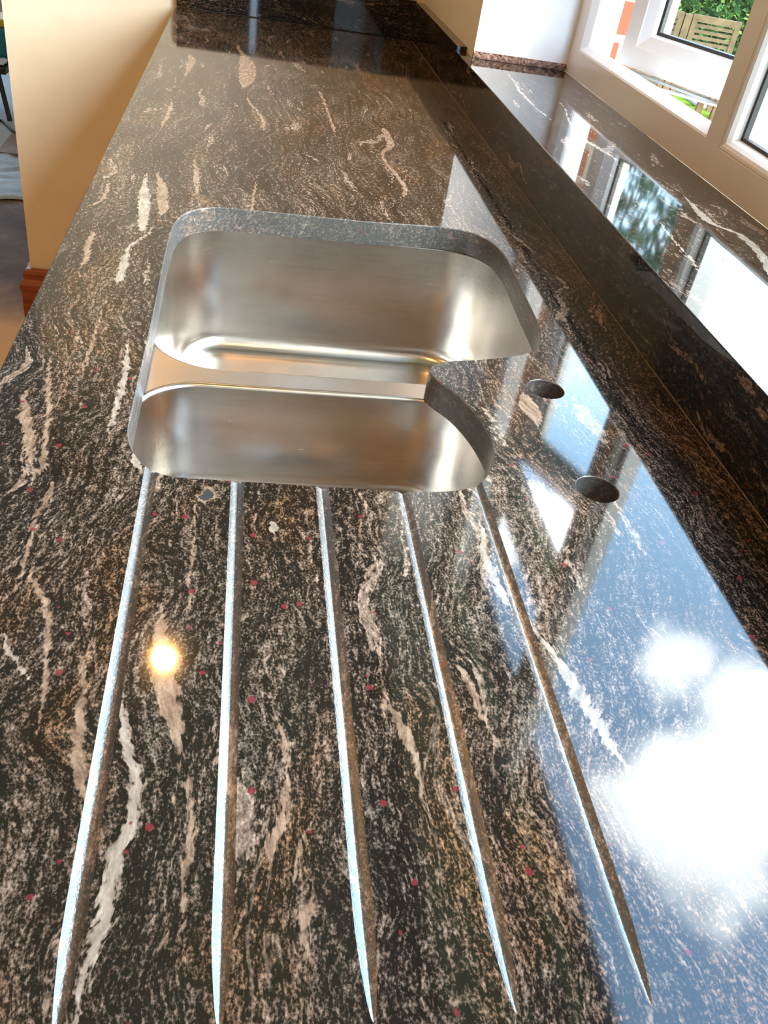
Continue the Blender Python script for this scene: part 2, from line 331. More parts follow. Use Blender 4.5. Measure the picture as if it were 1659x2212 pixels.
yy_ = t_.sep(P_)[1]; c_ = t_.mix(t_.m('SUBTRACT', 1, t_.step(t_.m('ADD', yy_, t_.m('MULTIPLY', n_, .5)), 2.7, 3.0)), c_, (.62, .42, .20))
t_.put(b_, 'Base Color', c_); t_.put(b_, 'Roughness', .7); t_.put(b_, 'Specular IOR Level', .15)
sheetm = plain('blue_grey_dust_sheet', (.50, .56, .62), .6, 0, .2, 6, .2)
screedm = plain('pale_grey_floor_cover', (.52, .53, .52), .7, 0, .1, 3)
boardm = plain('brown_board', (.30, .19, .12), .6, 0, .15, 9)
blackm = plain('black_painted_metal', (.02, .02, .02), .4)
teal = plain('teal_plastic', (.01, .23, .30), .4)
yellow = plain('yellow_plastic', (.75, .55, .04), .4)
cloth = plain('white_cloth', (.8, .82, .84), .8)
cab = plain('cream_cabinet_front', (.62, .56, .44), .4)
carc = plain('pale_chipboard', (.55, .50, .42), .6)
timber = plain('pale_garden_timber', (.13, .085, .045), .7, 0, .2, 14, 0, .1)
grassm = plain('lawn', (.10, .15, .018), .9, 0, .5, 2.2, 0, 0)
sunpatchm = plain('pale_sunlit_patch', (.26, .25, .20), .9, 0, .1, 3, 0, 0)
leafm = plain('hedge_leaf', (.042, .085, .020), .6, 0, .4, 3, 0, .15)
barkm = plain('brown_bark', (.10, .07, .05), .9)
mortar_c = (.17, .15, .12)
brickm, t_, b_ = new_mat('orange_brick')
P_ = t_.coords(); x_, y_, z_ = t_.sep(P_)
br = t_.add('ShaderNodeTexBrick'); t_.put(br, 'Vector', t_.comb(t_.m('ADD', x_, y_), z_, 0.0)); t_.put(br, 'Color1', (.13, .036, .013)); t_.put(br, 'Color2', (.10, .027, .010)); t_.put(br, 'Mortar', mortar_c)
t_.put(br, 'Scale', 1.0); t_.put(br, 'Brick Width', .225); t_.put(br, 'Row Height', .075); t_.put(br, 'Mortar Size', .008)
t_.put(b_, 'Base Color', br.outputs[0]); t_.put(b_, 'Roughness', .85)
plaster_raw = plain('bare_brown_plaster', (.36, .22, .17), .9, 0, .35, 60, .8)
def glass_mat():
    m = bpy.data.materials.new('window_glass'); m.use_nodes = True; t = NT(m.node_tree); m.node_tree.nodes.clear()
    o = t.add('ShaderNodeOutputMaterial'); g = t.add('ShaderNodeNewGeometry'); dn = t.add('ShaderNodeVectorMath', operation='DOT_PRODUCT'); t.put(dn, 0, g.outputs['Normal']); t.put(dn, 1, g.outputs['Incoming'])
    f = t.m('MULTIPLY_ADD', t.m('POWER', t.m('SUBTRACT', 1, t.m('ABSOLUTE', dn.outputs['Value'])), 5), .96, .04)
    tr = t.add('ShaderNodeBsdfTransparent'); t.put(tr, 'Color', (.93, .97, .96)); gl = t.add('ShaderNodeBsdfGlossy'); t.put(gl, 'Roughness', .0)
    mx = t.add('ShaderNodeMixShader'); t.put(mx, 0, f); t.l.new(tr.outputs[0], mx.inputs[1]); t.l.new(gl.outputs[0], mx.inputs[2]); t.l.new(mx.outputs[0], o.inputs[0]); return m
glass = glass_mat()
def lampm(name, c, s):
    m = bpy.data.materials.new(name); m.use_nodes = True; t = NT(m.node_tree); b = m.node_tree.nodes['Principled BSDF']
    t.put(b, 'Emission Color', c); t.put(b, 'Emission Strength', s); return m

# ------------------------------------------------------------------ room shell
WX, WR = .447, .72           # inner face of the window wall, outer line of its inner leaf
Y0, YE, YF = -3.0, 2.574, 6.6
CE = 2.42
XL = -4.2
SZ = ZT+.081                 # top of the granite sill
WY0, WY1, WZ1 = -.20, 1.905, ZT+1.36
obj('floor', bx(XL-.15, WR, Y0-.15, YF+.15, -.12, 0), floorm, kind='structure')
obj('ceiling', bx(XL-.15, WR, Y0-.15, YF+.15, CE, CE+.15), ceilm, kind='structure')
bm = bmesh.new()
# window wall, with its opening; the plastered reveal sits 3 mm above the raw wall
box(bm, WX, WR, Y0-.15, WY0, 0, CE); box(bm, WX, WR, WY1+.004, YF+.15, 0, CE)
box(bm, WX, WR, WY0, WY1+.004, 0, SZ-.021); box(bm, WX, WR, WY0, WY1+.004, WZ1, CE)
obj('wall_right', bm, paint, kind='structure')
bm = bmesh.new()
for a in ((Y0, WY0-.03, -.2, CE+.3), (WY1+.03, 2.02, -.2, CE+.3), (WY0-.03, WY1+.03, -.2, SZ-.03), (WY0-.03, WY1+.03, WZ1, CE+.3)):
    box(bm, WR+.001, WR+.082, a[0], a[1], a[2], a[3])
obj('wall_outer_brick', bm, brickm, kind='structure', label='orange brick outer leaf of the wall seen past the open window')
bm = bmesh.new(); box(bm, -.618, WX, YE, YE+.115, 0, CE); obj('wall_far', bm, paint, kind='structure')
obj('wall_left', bx(XL-.15, XL, Y0-.15, YF+.15, 0, CE), plain('darkened_ochre_paint', (.36, .30, .22), .6), kind='structure')  # unseen wall, its colour darkened to cut light bounced back into the room
bm = bmesh.new(); box(bm, XL, -.005, Y0-.15, Y0, 0, CE); box(bm, .045, WX, Y0-.15, Y0, 0, CE); box(bm, -.005, .045, Y0-.15, Y0, 0, .35); box(bm, -.005, .045, Y0-.15, Y0, 2.0, CE)
obj('wall_back', bm, paint, kind='structure')
bm = bmesh.new(); box(bm, XL, -3.0, YF, YF+.15, 0, CE); box(bm, -1.7, WX, YF, YF+.15, 0, CE); box(bm, -3.0, -1.7, YF, YF+.15, 2.1, CE); box(bm, -3.0, -1.7, YF, YF+.15, 0, .6)
obj('wall_next_room', bm, paint, kind='structure')
area('next_room_portal', (-2.35, YF+.16, 1.35), (math.radians(-90), 0, 0), 1.3, 1, size_y=1.5, portal=True)
area('back_portal', (.02, Y0-.16, 1.2), (math.radians(90), 0, 0), .05, 1, size_y=1.65, portal=True)
# reveal at the far side of the window, ragged along its lower edge where it meets the sill
bm = bmesh.new(); n = 46; top = []; bot = []
rnd = random.Random(3)
for i in range(n+1):
    x = WX + (.647-WX)*i/n; z = SZ+.0115+rnd.uniform(-.0022, .0022) - .0035*i/n
    bot.append((x, z)); top.append((x, WZ1))
def slab_y(bm, bot, top, y0, y1):
    A = [bm.verts.new((x, y0, z)) for x, z in bot]; B = [bm.verts.new((x, y0, z)) for x, z in top]
    C_ = [bm.verts.new((x, y1, z)) for x, z in bot]; D = [bm.verts.new((x, y1, z)) for x, z in top]
    for i in range(len(bot)-1):
        bm.faces.new((A[i], A[i+1], B[i+1], B[i])); bm.faces.new((C_[i+1], C_[i], D[i], D[i+1])); bm.faces.new((A[i+1], A[i], C_[i], C_[i+1])); bm.faces.new((B[i], B[i+1], D[i+1], D[i]))
    bm.faces.new((A[0], B[0], D[0], C_[0])); bm.faces.new((A[-1], C_[-1], D[-1], B[-1]))
slab_y(bm, bot, top, WY1-.001, WY1+.0045); box(bm, WX, .647, WY0, WY1, WZ1-.004, WZ1+.001)
box(bm, WX, .647, WY0-.001, WY0+.004, SZ, WZ1)
obj('trim_1', bm, whitep, kind='structure', label='white plastered window reveal')
bm = bmesh.new(); rows = []
nx = 60
for j in range(5):
    rows.append([bm.verts.new((WX+(.645-WX)*i/nx, WY1-.001-rnd.uniform(.0005, .0045)*(1 if 0 < j else .4), SZ+.0008+j*.0032)) for i in range(nx+1)])
for a, b2 in zip(rows, rows[1:]):
    for i in range(nx): bm.faces.new((a[i], a[i+1], b2[i+1], b2[i]))
r0 = bmesh.ops.extrude_face_region(bm, geom=bm.faces[:]); 
for v in [g for g in r0['geom'] if isinstance(g, bmesh.types.BMVert)]: v.co.y = WY1+.004
fixn(bm); obj('trim_2', bm, plaster_raw, kind='structure', label='ragged strip of bare brown plaster above the sill')

# skirting board round the wall's free end
def skirt():
    prof = [(0, 0), (.026, 0), (.026, .085), (.030, .093), (.030, .108), (.024, .116), (.019, .122), (.019, .140), (.015, .148), (.010, .152), (0, .152)]
    path = [(WX-.9, YE+.115), (-.618, YE+.115), (-.618, YE), (-.16, YE)]
    bm = bmesh.new(); loops = []
    for i, (px, py) in enumerate(path):
        if i == 0: n_ = Vector((0, 1)); sc_ = 1
        elif i == len(path)-1: n_ = Vector((0, -1)); sc_ = 1
        elif i == 1: n_ = Vector((-1, 1)); sc_ = 1
        else: n_ = Vector((-1, -1)); sc_ = 1
        loops.append([(px+n_.x*d, py+n_.y*d, h) for d, h in prof])
    loft(bm, loops, True, True, True); fixn(bm)
    obj('baseboard_far', bm, wood_skirt, kind='structure', label='red-brown varnished wooden skirting at the free end of the cream wall')
skirt()
# ------------------------------------------------------------------ granite worktop with sink cut-out, tap holes and drainer grooves
CUT = [(-.079,.60),(-.079,.70),(-.079,.80),(-.080,.90),(-.080,.98),(-.077,1.03),(-.067,1.065),(-.048,1.088),(-.02,1.099),(.04,1.101),(.10,1.102),(.165,1.104),(.23,1.111),(.265,1.113),(.30,1.105),(.322,1.078),(.331,1.03),(.330,.976),(.327,.92),(.325,.871),(.3215,.82),(.3085,.781),(.29,.762),(.259,.748),(.225,.7375),(.20,.731),(.187,.722),(.181,.708),(.186,.692),(.199,.671),(.209,.6439),(.2155,.612),(.2165,.582),(.209,.556),(.196,.534),(.18,.522),(.155,.5165),(.126,.515),(.05,.5165),(-.022,.518),(-.042,.519),(-.059,.528),(-.071,.546),(-.078,.57)]
def spline(pts, k=4):
    out = []; n = len(pts)
    for i in range(n):
        p0, p1, p2, p3 = [Vector(pts[(i+d) % n]) for d in (-1, 0, 1, 2)]
        for j in range(k):
            t = j/k
            out.append(.5*((2*p1)+(p2-p0)*t+(2*p0-5*p1+4*p2-p3)*t*t+(3*p1-p0-3*p2+p3)*t**3))
    return out
def offset(loop, d):
    n = len(loop); out = []
    a = sum(loop[i].x*loop[(i+1) % n].y-loop[(i+1) % n].x*loop[i].y for i in range(n)); s = 1 if a < 0 else -1
    for i in range(n):
        t = (loop[(i+1) % n]-loop[i-1]).normalized(); out.append(loop[i]+Vector((-t.y, t.x))*d*s)
    return out
def prism(loops_z, mi=0):
    bm = bmesh.new(); loft(bm, [[(p.x, p.y, z) for p in lp] for lp, z in loops_z], True, True, True, mi); fixn(bm); return bm
cutl = spline(CUT)
YN = -.55
bm = bmesh.new()      # slab section in x-z, chamfered at the room side
sec = [(-.190, ZT-.028), (-.188, ZT-.030), (.425, ZT-.030), (.425, ZT), (-.1892, ZT), (-.1900, ZT-.0008)]
loft(bm, [[(x, y, z) for x, z in sec] for y in (YN, 2.552)], True, True, True); fixn(bm)
top = obj('granite_worktop', bm, [g_top, g_cut, g_groove], label='long dark granite worktop with white veins, sink cut-out and drainer grooves', cat='worktop')
cutters = []
def cutter(bm, mi):
    for f in bm.faces: f.material_index = 0
    o = obj('cutter', bm, [g_cut if mi == 1 else g_groove]); cutters.append(o); return o
cutter(prism([(cutl, ZT-.06), (cutl, ZT-.0011), (offset(cutl, .0012), ZT+.0001), (offset(cutl, .0012), ZT+.02)]), 1)
TAPS = [(.2925, .6905, .0178), (.2925, .5305, .0178)]
for tx, ty, tr in TAPS:
    cl_ = [Vector((tx+math.cos(a)*tr, ty+math.sin(a)*tr)) for a in [2*math.pi*k/48 for k in range(48)]]
    cutter(prism([(cl_, ZT-.06), (cl_, ZT-.0006), (offset(cl_, .0007), ZT+.0001), (offset(cl_, .0007), ZT+.02)]), 1)
GX = [-.0570, .0055, .0680, .1295, .1910]
for gi, gx in enumerate(GX):
    bm = bmesh.new(); loops = []
    y1 = .5585 if gi in (0, 4) else .53
    ys = [.1445+.002*k for k in range(8)]+[.165, .18, .20, .24, .30, .36, .42, .48, y1]
    for y in ys:
        s = y-.1440; k_ = min(1, (s/.040)**.5); ww = .0050*k_; ph = math.radians(50); R_ = ww/math.sin(ph); q_ = .85+.35*min(1, s/.3)
        lp = [(gx+ww*u, y, ZT+.0001-.52*ww*q_*(1-abs(u)**1.35)) for u in [-1+k/8 for k in range(17)]]
        lp += [(gx+ww, y, ZT+.008), (gx-ww, y, ZT+.008)]
        loops.append(lp)
    loft(bm, loops, True, True, True); fixn(bm); cutter(bm, 2)
for c_ in cutters:
    md = top.modifiers.new('cut', 'BOOLEAN'); md.operation = 'DIFFERENCE'; md.solver = 'EXACT'; md.object = c_; md.material_mode = 'TRANSFER'
dg = bpy.context.evaluated_depsgraph_get(); me2 = bpy.data.meshes.new_from_object(top.evaluated_get(dg)); top.modifiers.clear(); top.data = me2
for c_ in cutters: bpy.data.objects.remove(c_, do_unlink=True)
# smooth shading only inside the cuts
b2 = bmesh.new(); b2.from_mesh(top.data)
for f in b2.faces: f.smooth = f.material_index != 0
for e in b2.edges:
    if len(e.link_faces) == 2 and e.calc_face_angle(0) > math.radians(28): e.smooth = False
    if len({f.material_index for f in e.link_faces}) > 1: e.smooth = False
b2.to_mesh(top.data); b2.free()
print('worktop slots', [m.name for m in top.data.materials])

# ------------------------------------------------------------------ undermounted sink
def rrect(x0, x1, y0, y1, r, d, z, seg=12):
    x0 += d; x1 -= d; y0 += d; y1 -= d; r = max(r-d, .004); out = []
    for cx, cy, a0 in ((x1-r, y1-r, 0), (x0+r, y1-r, 90), (x0+r, y0+r, 180), (x1-r, y0+r, 270)):
        for k in range(seg+1):
            a = math.radians(a0+90*k/seg); out.append((cx+r*math.cos(a), cy+r*math.sin(a), z))
    return out
sink = thing('kitchen_sink', 'stainless steel sink with one large and one small bowl fitted under the granite worktop', 'sink', (0, 0, 0))
FZ = ZT-.0306
A = (-.0875, .3385, .7365, 1.1235, .074); B = (-.0875, .2285, .497, .7115, .058)
def bowl(dim, depth, name, fil):
    bm = bmesh.new(); L = []; lip = .0045
    for k in range(6):
        a = math.radians(90*k/5); L.append(rrect(*dim, lip*math.sin(a), FZ-lip*(1-math.cos(a))))
    L.append(rrect(*dim, lip+.003, FZ-depth+fil))
    for k in range(1, 8):
        a = math.radians(90*k/7); L.append(rrect(*dim, lip+.003+fil*(1-math.cos(a)), FZ-depth+fil*(1-math.sin(a))))
    x0, x1, y0, y1, r = dim; cx, cy = (x0+x1)/2, (y0+y1)/2
    last = L[-1]
    for f_, dz in ((.5, .0025), (.16, .004)): L.append([(cx+(p[0]-cx)*f_, cy+(p[1]-cy)*f_, FZ-depth-dz) for p in last])
    loft(bm, L, True, False, False)
    outer = []                                   # pressed shell thickness
    fixn(bm)
    ob = obj(name, bm, steel, sink, smooth=True)
    s = ob.modifiers.new('sheet', 'SOLIDIFY'); s.thickness = .0012; s.offset = -1
    bm = bmesh.new(); rr = .032
    cx_, cy_, cz = cx, cy, FZ-depth-.0035
    prof = [(.060, .0012), (.056, .0016), (.048, .0006), (.040, -.004), (.034, -.007), (.006, -.0085), (.004, -.002), (.0005, -.0015)]
    loft(bm, [[(cx_+r_*math.cos(a), cy_+r_*math.sin(a), cz+z_) for a in [2*math.pi*k/32 for k in range(32)]] for r_, z_ in prof], True, False, True)
    fixn(bm); obj('drain', bm, chrome, sink, smooth=True)
    return ob
bowl(A, .172, 'large_bowl', .026); bowl(B, .118, 'small_bowl', .024)
bm = bmesh.new()
def ring(pts):
    vs = [bm.verts.new(p) for p in pts]; return [bm.edges.new((vs[i], vs[(i+1) % len(vs)])) for i in range(len(vs))]
ed = ring(rrect(-.112, .362, .472, 1.148, .05, 0, FZ)) + ring(rrect(*A, 0, FZ)) + ring(rrect(*B, 0, FZ))
bmesh.ops.triangle_fill(bm, use_beauty=True, use_dissolve=False, edges=ed)
for f in bm.faces:
    if f.normal.z < 0: f.normal_flip()
fl = obj('flange', bm, steel_flat, sink, label='flat brushed steel rim and bridge between the bowls')

# ------------------------------------------------------------------ upstands, sill, sealant
bm = bmesh.new(); box(bm, .425, WX-.0005, YN, 1.966, ZT+.0008, ZT+.0605, bev=.0006)
obj('granite_upstand', bm, g_side, label='dark granite upstand running below the granite window sill', cat='upstand')
bm = bmesh.new(); box(bm, .425, WX-.0005, 1.9675, 2.552, ZT+.0008, ZT+.0895, bev=.0004)
obj('granite_upstand', bm, g_side, label='dark granite upstand on the cream wall past the window, right of the far corner', cat='upstand')
bm = bmesh.new(); box(bm, -.188, .4245, 2.5535, YE-.0005, ZT+.0008, ZT+.0925, bev=.0012)
obj('granite_upstand', bm, g_end, label='glossy dark granite upstand across the far end of the worktop', cat='upstand')
bm = bmesh.new(); box(bm, .4215, .6465, WY0+.005, WY1-.002, ZT+.061, SZ, bev=.001); box(bm, .4215, WX-.0005, WY1-.002, 1.966, ZT+.061, SZ)
obj('window_sill', bm, g_sill, label='polished dark granite window sill with white streaks below the white window', cat='window sill')
bm = bmesh.new(); tube(bm, [(.4246, YN, ZT+.0002), (.4246, 2.55, ZT+.0002)], .0006, 6)
obj('sealant_bead', bm, seal, label='thin tan line of sealant between worktop and side upstand', cat='sealant')

# ------------------------------------------------------------------ window
win = thing('window_1', 'white plastic window with open far casement', None, kind='structure')
def mitred(prof, y0, y1, z0, z1, sub=(0, 0, 0, 0)):
    """prof = (inward offset, x); sub = how far each side's section starts inside it (near, far, bottom, top)"""
    bm = bmesh.new(); loops = []
    for w, x in prof:
        a = [max(w-s, 0) for s in sub]
        loops.append([(x, y0+a[0], z0+a[2]), (x, y1-a[1], z0+a[2]), (x, y1-a[1], z1-a[3]), (x, y0+a[0], z1-a[3])])
    loops.append(loops[0])
    rows = [[bm.verts.new(p) for p in lp] for lp in loops[:-1]]; rows.append(rows[0])
    for a, b3 in zip(rows, rows[1:]):
        for i in range(4):
            j = (i+1) % 4
            try: bm.faces.new((a[i], a[j], b3[j], b3[i]))
            except ValueError: pass
    bmesh.ops.remove_doubles(bm, verts=bm.verts[:], dist=1e-6); fixn(bm); return bm
MU = 1.2085; FX = .647
frame_prof = [(0, FX), (.047, FX), (.050, FX+.0015), (.0595, FX+.014), (.0605, FX+.017), (.0605, FX+.023), (.036, FX+.024), (.036, FX+.072), (0, FX+.072)]
obj('outer_frame', mitred(frame_prof, MU, WY1, SZ, WZ1, (.0255, 0, 0, 0)), upvc, win)
near_prof = [(0, FX), (.0438, FX), (.0445, FX+.0012), (.0455, FX+.0012), (.0462, FX), (.050, FX+.0006), (.054, FX+.003), (.058, FX+.008), (.0605, FX+.015), (.0610, FX+.0155), (.0620, FX+.020), (.062, FX+.060), (0, FX+.072)]
obj('outer_frame', mitred(near_prof, WY0, MU, SZ, WZ1, (0, .0215, 0, 0)), upvc, win)
gk = [(.0600, FX+.018), (.066, FX+.019), (.067, FX+.026), (.0600, FX+.026)]
obj('gasket', mitred(gk, WY0, MU, SZ, WZ1, (0, .0215, 0, 0)), gasket, win)
bm = bx(FX+.026, FX+.030, WY0+.05, MU-.035, SZ+.05, WZ1-.05)
obj('glass_pane', bm, glass, win)
# outside cill below the frame
bm = bmesh.new(); loft(bm, [[(x, y, z) for x, z in ((FX+.074, SZ-.020), (FX+.074, SZ-.004), (FX+.18, SZ-.030), (FX+.20, SZ-.040), (FX+.20, SZ-.06), (FX+.19, SZ-.06), (FX+.18, SZ-.045))] for y in (WY0, WY1)], True, True, True); fixn(bm)
obj('outer_cill', bm, upvc, win)
# transom and fanlight over the casement
bm = bmesh.new(); loft(bm, [[(x, y, z) for x, z in ((FX, ZT+.775), (FX, ZT+.825), (FX+.014, ZT+.838), (FX+.060, ZT+.838), (FX+.072, ZT+.825), (FX+.072, ZT+.775), (FX+.036, ZT+.775), (FX+.036, ZT+.762), (FX+.014, ZT+.762))] for y in (MU+.0365, WY1-.062)], True, True, True)
obj('transom', bm, upvc, win)
obj('fanlight_glass', bx(FX+.026, FX+.030, MU+.030, WY1-.055, ZT+.836, WZ1-.055), glass, win)
# open casement, hinged at the far jamb and swung out
th = math.radians(22.1); L_ = .345; hz0 = ZT+.130; hz1 = ZT+.772
sash = bpy.data.objects.new('open_sash', None); col.objects.link(sash); sash.parent = win
sash.location = (.700, 1.768, 0); sash.rotation_euler = (0, 0, -math.pi+ (math.pi/2 - 0))  # set below
# local frame: +x points outwards (thickness), local -y runs from the hinge towards the camera
sash.rotation_euler = (0, 0, th)
sp = [(0, 0), (.034, 0), (.0365, .0015), (.040, .003), (.056, .010), (.060, .016), (.062, .018), (.062, .050), (.018, .055), (.018, .068), (0, .068)]
obj('sash_frame', mitred(sp, -L_, 0, hz0, hz1), upvc, sash)
obj('sash_gasket', mitred([(.060, .0165), (.066, .018), (.067, .026), (.060, .026)], -L_, 0, hz0, hz1), gasket, sash)
obj('sash_glass', bx(.0265, .0305, -L_+.05, -.05, hz0+.05, hz1-.05), glass, sash)
bm = mitred([(-.0045, .012), (-.0045, .045), (.001, .045), (.001, .012)], -L_, 0, hz0, hz1); obj('sash_seal', bm, gasket, sash)
# friction stay under the casement
def bar(bm, p, q, w, h):
    p = Vector(p); q = Vector(q); d = (q-p).normalized(); s = Vector((-d.y, d.x, 0))*w/2
    loft(bm, [[c+s, c-s, c-s+Vector((0, 0, h)), c+s+Vector((0, 0, h))] for c in (p, q)], True, True, True)
bm = bmesh.new(); zt = SZ+.0375
bar(bm, (FX+.052, 1.80, zt), (FX+.052, 1.46, zt), .016, .003); bar(bm, (FX+.052, 1.60, zt+.004), (.800, 1.505, zt+.004), .016, .003); bar(bm, (FX+.052, 1.73, zt+.005), (.745, 1.66, zt+.005), .014, .003)
bar(bm, (.712, 1.745, ZT+.122), (.820, 1.475, ZT+.122), .012, .004); fixn(bm)
obj('friction_stay', bm, staym, win)

# ------------------------------------------------------------------ base cabinets below the worktop
def cabinet(y0, y1, label):
    r = thing('base_cabinet', label, 'cabinet', (0, 0, 0))
    x0, x1, z0, z1 = -.150, .420, .10, ZT-.0315
    for y in (y0+.001, y1-.017): obj('side_panel', bx(x0, x1, y, y+.016, z0, z1), carc, r)
    obj('base_panel', bx(x0, x1, y0+.0175, y1-.0175, z0, z0+.018), carc, r); obj('back_panel', bx(x1-.008, x1, y0+.0175, y1-.0175, z0+.019, z0+.45), carc, r)
    obj('plinth', bx(x0+.03, x0+.045, y0+.002, y1-.002, 0, z0-.001), cab, r)
    n = 2; wdt = (y1-y0)/n
    for k in range(n):
        a = y0+k*wdt+.002; b4 = a+wdt-.004; bm = bmesh.new(); box(bm, x0-.020, x0-.001, a, b4, z0+.004, z1-.003, bev=.002)
        for q in ((a, a+.05), (b4-.05, b4)): box(bm, x0-.024, x0-.0195, q[0], q[1], z0+.004, z1-.003)
        for q in ((z0+.004, z0+.06), (z1-.06, z1-.003)): box(bm, x0-.024, x0-.0195, a+.05, b4-.05, q[0], q[1])
        d = obj('door', bm, cab, r); bm = bmesh.new(); hy = b4-.03 if k == 0 else a+.03
        tube(bm, [(x0-.022, hy, z1-.18), (x0-.045, hy, z1-.175), (x0-.045, hy, z1-.065), (x0-.022, hy, z1-.06)], .005); obj('handle', bm, chrome, d, smooth=True)
cabinet(-.52, .44, 'cream base cabinet below the drainer grooves, nearest of the three')
cabinet(.445, 1.20, 'cream base cabinet below the sink')
cabinet(1.205, 2.545, 'cream base cabinet below the far stretch of worktop')

# ------------------------------------------------------------------ ceiling downlights
HAL = (1.0, .48, .15)
def downlight(x, y, label, watts):
    r = thing('downlight', label, 'ceiling light', (x, y, CE), group='recessed ceiling downlights')
    def circ(rr, z): return [(rr*math.cos(a), rr*math.sin(a), z) for a in [2*math.pi*k/32 for k in range(32)]]
    bm = bmesh.new(); loft(bm, [circ(.045, 0), circ(.045, -.004), (circ(.040, -.006)), circ(.030, -.005), circ(.029, -.001)], True, True, False); fixn(bm)
    obj('bezel', bm, chrome, r, smooth=True)
    bm = bmesh.new(); bm.faces.new([bm.verts.new(p) for p in circ(.027, -.0045)]); obj('lamp_lens', bm, lampm('halogen_lens', HAL, 60), r)
    a = area('halogen_light', (0, 0, -.007), (0, 0, 0), .050, watts, HAL, 'DISK', spread=math.radians(150)); a.parent = r
LIGHTS = [(-.162, 1.715, 'over the far stretch of worktop'), (-.162, -.1, 'over the near end of the worktop'), (-1.5, 1.7, 'over the middle of the floor, far one'), (-1.5, -.1, 'over the middle of the floor, near one'), (-1.5, -1.9, 'near the back wall')]
for x, y, s in LIGHTS: downlight(x, y, 'small round recessed halogen downlight '+s, HAL_W)

# ------------------------------------------------------------------ things in the next room, past the cream wall
bm = bmesh.new(); box(bm, -1.75, -.66, 3.95, 5.9, .001, .006); obj('floor_cover', bm, screedm, label='pale grey covering sheet on the floor of the next room', cat='floor cover')
bm = bmesh.new(); N = 26; rows = []
for j in range(N+1):
    rows.append([bm.verts.new((-1.75+1.15*i/N+.02*math.sin(j*1.3), 3.52+.62*j/N+.03*math.sin(i*.7), .008+.018*abs(math.sin(i*.9+j*.5)*math.cos(j*.8))*(0 if j in (0, N) else 1))) for i in range(N+1)])
for a, b3 in zip(rows, rows[1:]):
    for i in range(N): bm.faces.new((a[i], a[i+1], b3[i+1], b3[i]))
o = obj('dust_sheet', bm, sheetm, smooth=True, label='crumpled blue-grey dust sheet on the brown floor beyond the wall end', cat='dust sheet')
s = o.modifiers.new('s', 'SOLIDIFY'); s.thickness = .004
bm = bmesh.new(); box(bm, -1.06, -.78, 4.05, 4.33, .0075, .026); obj('floor_board', bm, boardm, label='square brown board lying on the pale floor cover', cat='board')
# folding stand with a teal box and a white cloth
st = thing('folding_stand', 'black metal folding stand on the pale floor cover', 'stand', (-1.14, 4.75, .006))
for sx_ in (-.25, -.02):
    for q in ((-.13, -.19), (.20, .26)):
        bm = bmesh.new(); tube(bm, [(sx_+.045, q[1], .012), (sx_, q[0], .205)], .012); fixn(bm); obj('leg', bm, blackm, st)
bm = bmesh.new(); box(bm, -.28, .02, -.15, .26, .205, .235, bev=.004); obj('top_plate', bm, blackm, st)
bm = bmesh.new(); box(bm, -1.40, -1.10, 4.76, 4.98, .2425, .375, bev=.008)
tb = obj('storage_box', bm, teal, label='teal plastic box on the black folding stand', cat='box')
bm = bmesh.new(); box(bm, -1.38, -1.12, 4.78, 4.96, .376, .412, bev=.006); obj('yellow_tray', bm, yellow, label='yellow plastic tray on top of the teal box', cat='tray')
bm = bmesh.new(); rows = []
for j in range(9): rows.append([bm.verts.new((-1.40+.27*i/12, 4.62+.12*j/8, .2425+.010*abs(math.sin(i*1.1+j*.7)))) for i in range(13)])
for a, b3 in zip(rows, rows[1:]):
    for i in range(12): bm.faces.new((a[i], a[i+1], b3[i+1], b3[i]))
o = obj('cleaning_cloth', bm, cloth, smooth=True, label='white cloth in front of the teal box on the black stand', cat='cloth'); s = o.modifiers.new('s', 'SOLIDIFY'); s.thickness = .004; s.offset = 1
bm = bmesh.new(); tube(bm, [(-1.5+.55*k/24, 4.50+.07*math.sin(k*.55)+.05*math.sin(k*.2), .013) for k in range(25)], .006, 6); fixn(bm)
obj('power_cable', bm, blackm, smooth=True, label='black cable lying on the pale floor in front of the stand', cat='cable')

# ------------------------------------------------------------------ garden
GZ = -.15
obj('ground', bx(WR+.11, 60, -40, 60, GZ-.2, GZ), grassm, kind='structure', label='bright green lawn outside the window')
bm = bmesh.new(); loft(bm, [[(4.17, 8.30, z), (5.6, 7.9, z), (5.8, 8.6, z), (4.22, 8.85, z)] for z in (GZ, GZ+.02)], True, True, True); fixn(bm)  # pale slab added in place of a washed-out sunlit patch of grass
obj('sunlit_lawn_patch', bm, sunpatchm, kind='structure', label='pale slab standing in for a sunlit patch of the lawn')
bench = thing('garden_bench', 'pale slatted wooden garden bench in front of the green hedge', 'bench', (2.93, 6.13, GZ), math.atan2(-.2227, .97))
BH = ZT-.139-GZ
def panel(x0, x1):
    bm = bmesh.new(); box(bm, x0, x0+.035, 0, .03, .36, BH); box(bm, x1-.035, x1, 0, .03, .36, BH); box(bm, x0+.035, x1-.035, 0, .03, BH-.04, BH)
    for k in range(12):
        z = BH-.070-k*.033
        if z > .42: box(bm, x0+.035, x1-.035, .006, .022, z, z+.020)
    obj('back_panel', bm, timber, bench)
panel(-.45, -.135); panel(-.075, .245)
bm = bmesh.new(); box(bm, -.128, -.082, -.005, .035, .36, BH-.006); obj('centre_post', bm, timber, bench)
for x in (-.50, .25):
    bm = bmesh.new(); box(bm, x, x+.045, -.005, .04, 0, .62); obj('leg', bm, timber, bench); bm = bmesh.new(); box(bm, x, x+.045, .45, .49, 0, .42); obj('leg', bm, timber, bench)
bm = bmesh.new()
for k in range(6): box(bm, -.50, .295, -.0+.045+k*.075, .105+k*.075, .42, .44)
obj('seat', bm, timber, bench)
